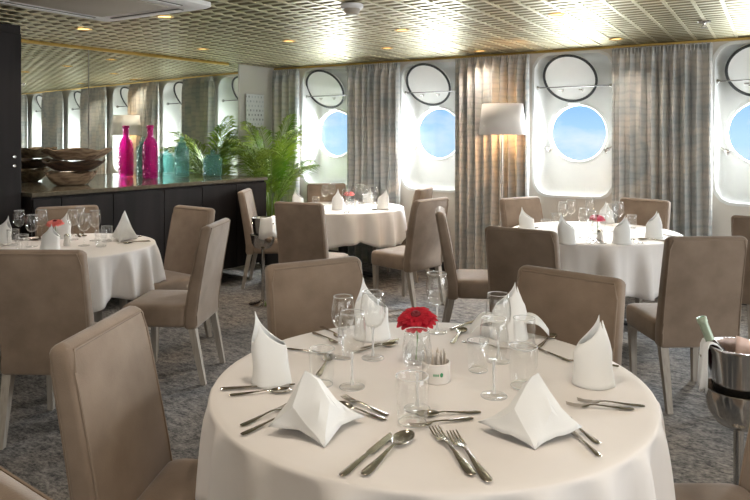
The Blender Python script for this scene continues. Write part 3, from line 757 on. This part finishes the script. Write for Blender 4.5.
def knife_mesh():
    bm = bmesh.new(); strip(bm, [(0, .004, .0045, .002), (.004, .0088, .0045, .003), (.02, .0098, .0045, .0034), (.06, .0078, .005, .0034), (.10, .006, .0055, .003), (.112, .0052, .0055, .0026)])
    pts = [(.112, -.005, .005), (.118, -.0075, .0105), (.150, -.008, .0115), (.190, -.008, .0110), (.210, -.0078, .008), (.224, -.0070, .002), (.229, -.0062, -.004)]
    loft(bm, [[Vector((a, y, .0045 + .0016)), Vector((b, y, .0045)), Vector((a, y, .0045 - .0016))] for y, a, b in pts]); return bm
def item(name, bm, m, cat):
    o = obj(name, bm, m, angle=50); return tag(o, '', cat)
PROTO = {'fork': item('fork', fork_mesh(), 'silver', 'fork'), 'spoon': item('spoon', spoon_mesh(), 'silver', 'spoon'), 'knife': item('knife', knife_mesh(), 'silver', 'knife')}
LEN = {'fork': .200, 'spoon': .201, 'knife': .229}
used = set()
def take(key, proto, x, y, z=ZT, rz=0., sc=1., group=None):
    if key in used: o = copy_tree(proto)
    else: o = proto; used.add(key)
    o.location = (x, y, z); o.rotation_euler = (0, 0, rz); o.scale = (sc, sc, sc)
    if group: o['group'] = group
    return o
WG = wine_glass(True); WGS = wine_glass(False); TU = tumbler()

# front table settings -----------------------------------------------------------
T1C = [
    ('knife', -0.819, 1.222, 0.025, 0.240), ('spoon', -0.780, 1.250, 0.039, 0.240), ('fork', -0.573, 1.374, 0.820, 0.240), ('fork', -0.532, 1.365, 0.771, 0.240),
    ('fork', -1.183, 1.303, -0.148, 0.180), ('fork', -1.147, 1.265, -0.177, 0.184), ('fork', -0.889, 1.551, 1.317, 0.180), ('spoon', -0.881, 1.526, 1.455, 0.180),
    ('spoon', -0.687, 1.702, 2.226, 0.180), ('fork', -0.690, 1.655, 2.422, 0.180), ('knife', -0.354, 1.607, 0.745, 0.180), ('spoon', -0.371, 1.673, 0.853, 0.180),
    ('fork', -0.314, 1.972, 1.920, 0.180), ('fork', -0.336, 1.935, 1.960, 0.180), ('knife', -0.589, 2.236, 1.046, 0.180), ('knife', -0.440, 2.269, 1.724, 0.180),
    ('spoon', -0.724, 2.325, -0.034, 0.180), ('knife', -1.407, 1.461, -0.887, 0.219), ('spoon', -1.353, 1.441, -0.834, 0.180), ('fork', -1.475, 1.861, -1.467, 0.180),
    ('fork', -1.510, 2.063, -1.968, 0.180), ('fork', -1.531, 2.143, -2.088, 0.191), ('spoon', -1.222, 1.695, 0.403, 0.200), ('knife', -1.256, 1.993, -0.383, 0.180),
    ('spoon', -1.257, 1.942, -0.479, 0.190), ('spoon', -1.003, 2.210, 0.191, 0.198), ('knife', -1.081, 2.365, -0.206, 0.190), ('fork', -0.981, 2.250, -1.591, 0.180),
]
SIL = {'fork': [], 'spoon': [], 'knife': []}
for kd, x, y, rz, ln in T1C:
    SIL[kd].append(take(kd, PROTO[kd], x, y, ZT, rz, ln / LEN[kd], 'cutlery on the front table'))
rank_labels(SIL['fork'], 'silver fork on the front table, {} of its forks by handle end')
rank_labels(SIL['spoon'], 'silver spoon on the front table, {} of its spoons by handle end')
rank_labels(SIL['knife'], 'silver knife on the front table, {} of its knives by handle end')
g = 'stemmed wine glasses on the front table'
gl = [take('wg', WG, x, y, ZT, 0, sc, g) for x, y, sc in ((-1.087, 1.680, 1.04), (-1.168, 1.935, 1.04), (-0.847, 1.637, 1.0), (-0.700, 1.832, 1.04), (-0.796, 2.123, 1.04), (-1.113, 2.316, 1.05), (-1.260, 1.892, .96))]
rank_labels(gl, 'clear stemmed wine glass on the front table, {} of its wine glasses')
g = 'tumblers on the front table'
gl = [take('tu', TU, x, y, ZT, 0, sc, g) for x, y, sc in ((-0.817, 1.551, 1.12), (-1.173, 1.647, 1.0), (-0.650, 1.942, 1.12), (-0.763, 2.289, 1.0), (-0.924, 2.069, .9))]
gl[-1].location = (-0.817, 2.000, ZT)
rank_labels(gl, 'clear straight tumbler on the front table, {} of its tumblers')
R0 = 0.54
x, y = -0.999, 1.386; napkin(pyramid_napkin(.165, .125, .085, -.03), (x, y, ZT), R0 + .25, 'wide white pyramid napkin at front left of the front table')
x, y = -0.527, 1.636; napkin(pyramid_napkin(.162, .130, .085, .02), (x, y, ZT), R0 - .10, 'wide white pyramid napkin at front right of the front table')
x, y = -1.317, 1.589; napkin(cone_napkin(.222, .058, -.05, 1), (x, y, ZT), R0 + .5, 'tall pointed white napkin at the left rim of the front table')
x, y = -0.479, 2.082; napkin(cone_napkin(.205, .060, .02, 4, twin=True), (x, y, ZT), R0, 'white napkin with twin tips at the right rim of the front table')
x, y = -1.292, 2.134; napkin(cone_napkin(.225, .066, -.015, 3), (x, y, ZT), R0 + .2, 'pointed white napkin behind the wine glasses, left of the red gerbera')
x, y = -0.856, 2.396; napkin(cone_napkin(.205, .066, .015, 2, wings=True, twin=True), (x, y, ZT), R0 - .1, 'winged white napkin behind the wine glasses, right of the red gerbera')

# flowers in small vases -----------------------------------------------------------
def gerbera(loc, m, R, hs, label, tilt=(.25, 0)):
    o = thing('gerbera_flower', label, 'flower', loc)
    mx = Matrix.Translation((0, 0, hs)) @ Matrix.Rotation(tilt[0], 4, 'X') @ Matrix.Rotation(tilt[1], 4, 'Y')
    bm = bmesh.new(); rnd = random.Random(5)
    for ring, (n, rr, rise) in enumerate(((20, R, -.012), (18, R * .86, .002), (14, R * .62, .009))):
        for k in range(n):
            a = 2 * PI * k / n + ring * .17 + rnd.uniform(-.05, .05); d = Vector((math.cos(a), math.sin(a), 0)); s = Vector((-d.y, d.x, 0)); L = rr * rnd.uniform(.92, 1.04)
            w = rr * .17; g = []
            for t, ww in ((.12, .4), (.45, .9), (.8, 1.), (.95, .6), (1., .1)):
                c = d * L * t + Vector((0, 0, rise * t + .006 * math.sin(t * 3) - .10 * R * t * t * (1 if ring == 0 else .5)))
                g.append([bm.verts.new(c + s * w * ww * q + Vector((0, 0, -.002 * (1 - q * q)))) for q in (-1, 0, 1)])
            for a_, b_ in zip(g, g[1:]):
                for i in range(2): bm.faces.new((a_[i], a_[i + 1], b_[i + 1], b_[i]))
    bmesh.ops.transform(bm, matrix=mx, verts=bm.verts); obj('petals', bm, m, o, angle=60)
    bm = bmesh.new(); lathe(bm, [(R * .24, .004), (R * .22, .012), (R * .12, .015), (0, .011)], 16); bmesh.ops.transform(bm, matrix=mx, verts=bm.verts); obj('flower_eye', bm, 'redeye', o)
    bm = bmesh.new(); tube(bm, [(0, 0, .012), (.004, .004, hs * .5), (0, 0, hs)], .0028, 6); obj('stem', bm, 'green', o)
    return o
def vase(loc, label, sc=1.):
    o = thing('bud_vase', label, 'vase', loc)
    bm = bmesh.new(); lathe(bm, [(0, 0), (.025, 0), (.036, .012), (.040, .035), (.032, .058), (.019, .074), (.018, .086), (.021, .092), (.0195, .092), (.0165, .086), (.0175, .073), (.030, .057), (.0375, .035), (.034, .014), (.0, .006)], 24); obj('body', bm, 'glass', o, angle=80)
    bm = bmesh.new(); lathe(bm, [(.0, .0072), (.032, .015), (.0355, .035), (.030, .052)], 20); obj('water', bm, 'pane', o)
    o.scale = (sc, sc, sc); return o
x, y = -1.021, 1.965
vase((x, y, ZT), 'small clear vase holding the red gerbera on the front table', 1.05); gerbera((x, y, ZT), 'red', .070, .155, 'large red gerbera in a clear vase on the front table', (.32, .05))
# sachet pot and shaker on the front table
x, y = -0.897, 1.860; o = thing('sachet_holder', 'white china holder of sachets with a green print, behind the tumbler', 'sachet holder', (x, y, ZT), R0)
bm = bmesh.new(); lathe(bm, [(0, 0), (.040, 0), (.043, .004), (.043, .058), (.040, .060), (.039, .056), (.039, .008), (0, .006)], 28); obj('pot', bm, 'china', o)
bm = bmesh.new(); rn = random.Random(2)
for k in range(9): box(bm, -.026 + k * .0065, rn.uniform(-.006, .006), .052 + rn.uniform(-.004, .006), .004, .044, .07, .001, mtx=Matrix.Rotation(rn.uniform(-.1, .1), 4, 'Y'))
obj('sachets', bm, 'sugar', o, smooth=False)
bm = bmesh.new()
for k in range(5): bm.faces.new([bm.verts.new((.0438 * math.sin(.30 + .012 * math.cos(a) * 10 + k * .0) , -.0438 * math.cos(.30 + .012 * math.cos(a) * 10), .030 + .007 * math.sin(a))) for a in [q * PI / 5 for q in range(10)]]) if k == 0 else None
for k in range(3):
    a0 = -.28 + k * .14
    bm.faces.new([bm.verts.new((.0438 * math.sin(a), -.0438 * math.cos(a), z)) for a, z in ((a0, .026), (a0 + .09, .026), (a0 + .09, .033), (a0, .033))])
obj('green_print', bm, 'logo', o, smooth=False)

# back tables ------------------------------------------------------------------------
def dress(k, naps, wines, tums, flower, cut, extra):
    x, y, R = TB[k]; nm = TN[k]; res = []
    for (px_, py_, kind, h, lab) in naps:
        bm = pyramid_napkin(h, .10, .075) if kind == 'p' else cone_napkin(h, .062, {'l': -.03, 'r': .03, 'c': 0.}[kind[1]], int(px_ * 100) % 9, twin=kind.endswith('t'))
        napkin(bm, (px_, py_, ZT), R0, lab)
    g = 'stemmed wine glasses on the ' + nm
    rank_labels([take('wgs', WGS, a, b, ZT, 0, 1., g) for a, b in wines], 'stemmed wine glass on the ' + nm + ', {} of its wine glasses')
    g = 'tumblers on the ' + nm
    rank_labels([take('tu', TU, a, b, ZT, 0, 1., g) for a, b in tums], 'clear tumbler on the ' + nm + ', {} of its tumblers')
    (fx, fy), m, lab = flower
    vase((fx, fy, ZT), 'small clear vase holding the flower on the ' + nm, 1.0); gerbera((fx, fy, ZT), m, .062, .14, lab, (.15, .1))
    (sx, sy), lab = extra
    o = thing('salt_shaker', lab, 'shaker', (sx, sy, ZT))
    bm = bmesh.new(); lathe(bm, [(0, 0), (.022, 0), (.024, .01), (.018, .05), (.020, .062)], 16); obj('body', bm, 'china', o)
    bm = bmesh.new(); lathe(bm, [(.0205, .062), (.018, .074), (.008, .08), (0, .081)], 16); obj('cap', bm, 'steel', o)
    sv = {'fork': [], 'spoon': [], 'knife': []}
    for (cx, cy) in cut:            # a pair on either side of each place, handles to the rim
        a = math.atan2(cy - y, cx - x); rad = Vector((math.cos(a), math.sin(a))); tn = Vector((-rad.y, rad.x))
        for kd, off in (('fork', .115), ('fork', .145), ('knife', -.115), ('spoon', -.148)):
            p = Vector((x, y)) + rad * (R - .05) + tn * off
            p = Vector((x, y)) + (p - Vector((x, y))).normalized() * min((p - Vector((x, y))).length, R - .03)
            sv[kd].append(take(kd, PROTO[kd], p.x, p.y, ZT, a + PI / 2, .95, 'cutlery on the ' + nm))
    for kd in sv: rank_labels(sv[kd], 'silver ' + kd + ' on the ' + nm + ', {} of its ' + {'fork': 'forks', 'spoon': 'spoons', 'knife': 'knives'}[kd])
dress(2,
      [(-1.256, 4.688, 'cl', .22, 'tall pointed white napkin at front left of the right-hand back table'), (-0.928, 4.885, 'crt', .20, 'big white napkin at the front middle of the right-hand back table'),
       (-0.781, 5.293, 'crt', .20, 'bright white napkin at the right end of the right-hand back table'), (-1.698, 5.167, 'cl', .19, 'pointed white napkin by the dark chair, left end of the right-hand back table'),
       (-1.263, 5.997, 'cct', .19, 'white napkin behind the pink flower on the right-hand back table')],
      [(-1.486, 5.428), (-1.478, 5.643), (-1.222, 5.028), (-1.145, 4.910), (-1.111, 5.455), (-1.099, 5.660), (-1.405, 5.991)], [(-1.522, 5.084), (-1.009, 5.714), (-1.236, 5.646), (-1.568, 5.517)],
      ((-1.163, 5.179), 'hotpink', 'small pink gerbera on the right-hand back table'), [(-1.256, 4.688), (-0.928, 4.885), (-0.781, 5.293), (-1.698, 5.167), (-1.263, 5.997)], ((-1.089, 4.943), 'small white shaker on the right-hand back table'))
dress(3, [(-4.317, 5.631, 'cl', .20, 'pointed white napkin left of the dark chair on the middle back table'), (-3.823, 5.649, 'cct', .22, 'big white napkin right of the dark chair on the middle back table'),
          (-3.479, 5.964, 'crt', .21, 'tall pointed white napkin at the right end of the middle back table'), (-3.935, 6.412, 'cr', .17, 'white napkin behind the glasses on the middle back table')],
      [(-4.161, 5.900), (-4.249, 6.159), (-3.943, 6.278), (-3.784, 6.126), (-3.608, 5.999), (-3.704, 5.615), (-4.060, 6.337)], [(-4.155, 5.728), (-3.783, 6.248), (-3.761, 5.795), (-3.615, 5.774)],
      ((-3.913, 5.989), 'pink', 'small coral gerbera on the middle back table'), [(-4.317, 5.631), (-3.823, 5.649), (-3.479, 5.964), (-3.935, 6.412)], ((-3.822, 5.985), 'small white shaker on the middle back table'))
dress(4, [(-4.107, 2.693, 'cct', .17, 'rounded white napkin in front of the coral flower on the left-hand table'), (-4.006, 3.195, 'p', .215, 'tall white pyramid napkin at the right rim of the left-hand table'),
          (-4.664, 2.696, 'cr', .19, 'white napkin cut by the left picture edge on the left-hand table'), (-4.514, 3.055, 'crt', .20, 'white napkin behind the coral flower on the left-hand table')],
      [(-4.649, 2.810), (-4.322, 2.703), (-4.551, 2.922), (-4.360, 3.037), (-4.489, 3.185), (-4.183, 3.089), (-4.057, 2.910)], [(-4.071, 3.103), (-4.473, 2.661), (-4.191, 2.553), (-3.922, 2.943)],
      ((-4.387, 2.914), 'pink', 'coral gerbera in a clear vase on the left-hand table'), [(-4.107, 2.693), (-4.006, 3.195), (-4.664, 2.696), (-4.514, 3.055)], ((-4.157, 2.850), 'small white shaker on the left-hand table'))

# wine buckets on stands ---------------------------------------------------------------
def bucket_stand(loc, label):
    o = thing('bucket_stand', label, 'bucket stand', loc)
    bm = bmesh.new(); lathe(bm, [(0, 0), (.125, 0), (.125, .010), (.05, .022), (.018, .04), (0, .04)], 28); obj('foot', bm, 'bucket', o)
    bm = bmesh.new(); tube(bm, [(0, 0, .03), (0, 0, .50)], .017, 12); obj('pole', bm, 'bucket', o)
    bm = bmesh.new(); lathe(bm, [(.02, .49), (.07, .505), (.098, .545), (.110, .61), (.112, .625), (.108, .627), (.105, .61), (.094, .55), (.066, .512), (0, .503)], 32); obj('cradle', bm, 'bucket', o)
    return o
def wine_bucket(loc, label):
    o = thing('wine_bucket', label, 'wine bucket', (loc[0], loc[1], .515), 0)
    bm = bmesh.new(); lathe(bm, [(0, 0), (.058, 0), (.064, .006), (.082, .10), (.098, .245), (.103, .252), (.103, .258), (.097, .258), (.093, .245), (.077, .10), (.06, .012), (0, .012)], 36); obj('body', bm, 'bucket', o)
    for s in (-1, 1):
        bm = bmesh.new(); tube(bm, [(s * (.092 + .03 * math.sin(a)), .032 * math.cos(a), .20 + .012 * math.sin(a)) for a in [q * PI / 8 for q in range(9)]], .005, 8); obj('handle', bm, 'bucket', o)
    return o
def drape(loc, rz, label, m='napkin', drop=.12, w=.09):
    bm = bmesh.new(); g = []
    prof = [(.055, .245), (.075, .262), (.092, .268), (.104, .268), (.111, .263), (.117, .245), (.119, .20), (.121, .16), (.124, .27 - drop - .02)]
    for j, (r, z) in enumerate(prof):
        t = j / 8; row = []
        for i in range(15):
            q = i / 14 - .5; a = q * 2 * w / .11 * (1 + .25 * t)
            rr = r + .008 * t * math.sin(i * 1.4) ; row.append(bm.verts.new((rr * math.cos(a), rr * math.sin(a), z - .012 * math.sin(i * .9) * t)))
        g.append(row)
    for a, b in zip(g, g[1:]):
        for i in range(14): bm.faces.new((a[i], a[i + 1], b[i + 1], b[i]))
    o = obj('draped_napkin', bm, m, angle=180); o.location = (loc[0], loc[1], .515); o.rotation_euler = (0, 0, rz); o.modifiers.new('thickness', 'SOLIDIFY').thickness = .004
    return tag(o, label, 'napkin', 'napkins hung over wine buckets')
B1 = (-0.116, 2.647); B2 = (-3.943, 4.632)
bucket_stand((B1[0], B1[1], 0), 'steel stand carrying the wine bucket at the right edge'); wine_bucket(B1, 'steel wine bucket holding a bottle at the right edge')
bucket_stand((B2[0], B2[1], 0), 'steel bucket stand beside the middle back table'); wine_bucket(B2, 'steel wine bucket between the profile chair and the dark chair')
left = math.atan2(*reversed((-1.038, -0.214)))
drape(B1, left, 'white napkin hung over the left rim of the right-hand wine bucket', drop=.15, w=.045)
drape(B2, math.atan2(*reversed((1.003, 0.077))), 'white napkin hung over the rim of the far wine bucket', drop=.16, w=.11)
wb = thing('wine_bottle', 'dark red wine bottle with green foil leaning in the right-hand bucket', 'wine bottle', (B1[0], B1[1], .515))
mx = Matrix.Translation((.0, 0, .03)) @ Matrix.Rotation(.36, 4, Vector((0.214, -1.038, 0)).normalized())
bm = bmesh.new(); lathe(bm, [(0, 0), (.034, 0), (.037, .006), (.037, .19), (.034, .215), (.018, .245), (.0145, .26), (.0142, .285)], 24); bmesh.ops.transform(bm, matrix=mx, verts=bm.verts); obj('body', bm, 'winered', wb)
bm = bmesh.new(); lathe(bm, [(.0155, .250), (.0155, .318), (.0175, .320), (.0175, .336), (.016, .338), (.012, .3385)], 20); bmesh.ops.transform(bm, matrix=mx, verts=bm.verts); obj('foil', bm, 'foil', wb)
bm = bmesh.new(); lathe(bm, [(.012, .3386), (.006, .3392), (0, .3392)], 16); bmesh.ops.transform(bm, matrix=mx, verts=bm.verts); obj('foil_cap', bm, 'foiltop', wb)
# second, pale thing in the bucket: folded pink-white cloth standing at the right of the bottle
bm = bmesh.new(); g = []
for j in range(8):
    t = j / 7; g.append([bm.verts.new((-.045 + .10 * i / 7 + .02 * t, .006 * math.sin(i * 1.1 + t * 2) + .02 * t, .07 + t * .215 - .03 * (i / 7) * t)) for i in range(8)])
for a, b in zip(g, g[1:]):
    for i in range(7): bm.faces.new((a[i], a[i + 1], b[i + 1], b[i]))
o = obj('service_cloth', bm, 'label', angle=180); o.location = (B1[0] + .028, B1[1] + .02, .515); o.rotation_euler = (0, 0, YAW + .15); o.modifiers.new('thickness', 'SOLIDIFY').thickness = .006
tag(o, 'pale pink cloth folded upright beside the bottle in the right-hand bucket', 'cloth')

# ------------------------------------------------------------------ light
def area(name, loc, rot, sx, sy, e, col, shape='RECTANGLE'):
    ld = bpy.data.lights.new(name, 'AREA'); ld.shape = shape; ld.size = sx; ld.size_y = sy; ld.energy = e; ld.color = col
    o = bpy.data.objects.new(name, ld); COL.objects.link(o); o.location = loc; o.rotation_euler = rot; return o
for k, cx in enumerate(BX):
    area('porthole_daylight', (cx + PO[k] + .30, YW + 1.25, CZ + .52), (-PI / 2 + .36, 0, -.22), 1.1, 1.1, 260, (.90, .96, 1.), 'DISK')
    area('porthole_skylight', (cx + PO[k], YW + .50, CZ), (-PI / 2, 0, 0), .60, .60, 26, (.90, .96, 1.), 'DISK')
area('rear_fill_light', (0.3, -3.35, 1.45), (PI / 2, 0, 0), 6.5, 1.5, 55, (1., .97, .92))  # unseen fill light added to brighten the room from behind
area('right_fill_light', (4.4, 3.2, 1.5), (0, PI / 2, 0), 1.4, 5.0, 130, (.92, .96, 1.))  # unseen fill light added to brighten the room from the right
ld = bpy.data.lights.new('lamp_bulb', 'POINT'); ld.energy = 10; ld.color = (1, .52, .20); ld.shadow_soft_size = .04
o = bpy.data.objects.new('lamp_bulb', ld); COL.objects.link(o); o.location = (lx, ly, 1.57)
ld = bpy.data.lights.new('sun', 'SUN'); ld.energy = 4.; ld.angle = math.radians(3); ld.color = (1, .97, .92)
o = bpy.data.objects.new('sun', ld); COL.objects.link(o); o.rotation_euler = Vector((-1.13, -2.2, -1.53)).to_track_quat('-Z', 'Y').to_euler()

W = bpy.data.worlds.new('sky'); S.world = W; W.use_nodes = True; t = W.node_tree; t.nodes.clear()
out = N(t, 'ShaderNodeOutputWorld'); bg = N(t, 'ShaderNodeBackground'); bg.inputs[1].default_value = 1.0
tc = N(t, 'ShaderNodeTexCoord'); sep = N(t, 'ShaderNodeSeparateXYZ'); r = N(t, 'ShaderNodeValToRGB')
e = r.color_ramp.elements; e[0].position = .0; e[0].color = (.42, .66, .90, 1); e[1].position = .10; e[1].color = (.11, .36, .80, 1)
n = N(t, 'ShaderNodeTexNoise', Scale=9., Detail=5., Roughness=.55); mp = N(t, 'ShaderNodeMapping'); mp.inputs['Scale'].default_value = (1, 1, 2.2)
r2 = N(t, 'ShaderNodeValToRGB'); e = r2.color_ramp.elements; e[0].position = .47; e[0].color = (0, 0, 0, 1); e[1].position = .68; e[1].color = (.8, .8, .8, 1)
mix = N(t, 'ShaderNodeMix', data_type='RGBA'); mix.inputs[7].default_value = (.75, .82, .90, 1)
L = t.links.new
L(tc.outputs['Generated'], sep.inputs[0]); L(sep.outputs[2], r.inputs[0]); L(tc.outputs['Generated'], mp.inputs[0]); L(mp.outputs[0], n.inputs['Vector']); L(n.outputs[0], r2.inputs[0])
L(r2.outputs[0], mix.inputs[0]); L(r.outputs[0], mix.inputs[6]); L(mix.outputs[2], bg.inputs[0]); L(bg.outputs[0], out.inputs[0])

S.cycles.transparent_max_bounces = 32
vs = S.view_settings; vs.view_transform = 'Standard'; vs.look = 'None'; vs.gamma = 1.; vs.use_curve_mapping = False; vs.exposure = .32
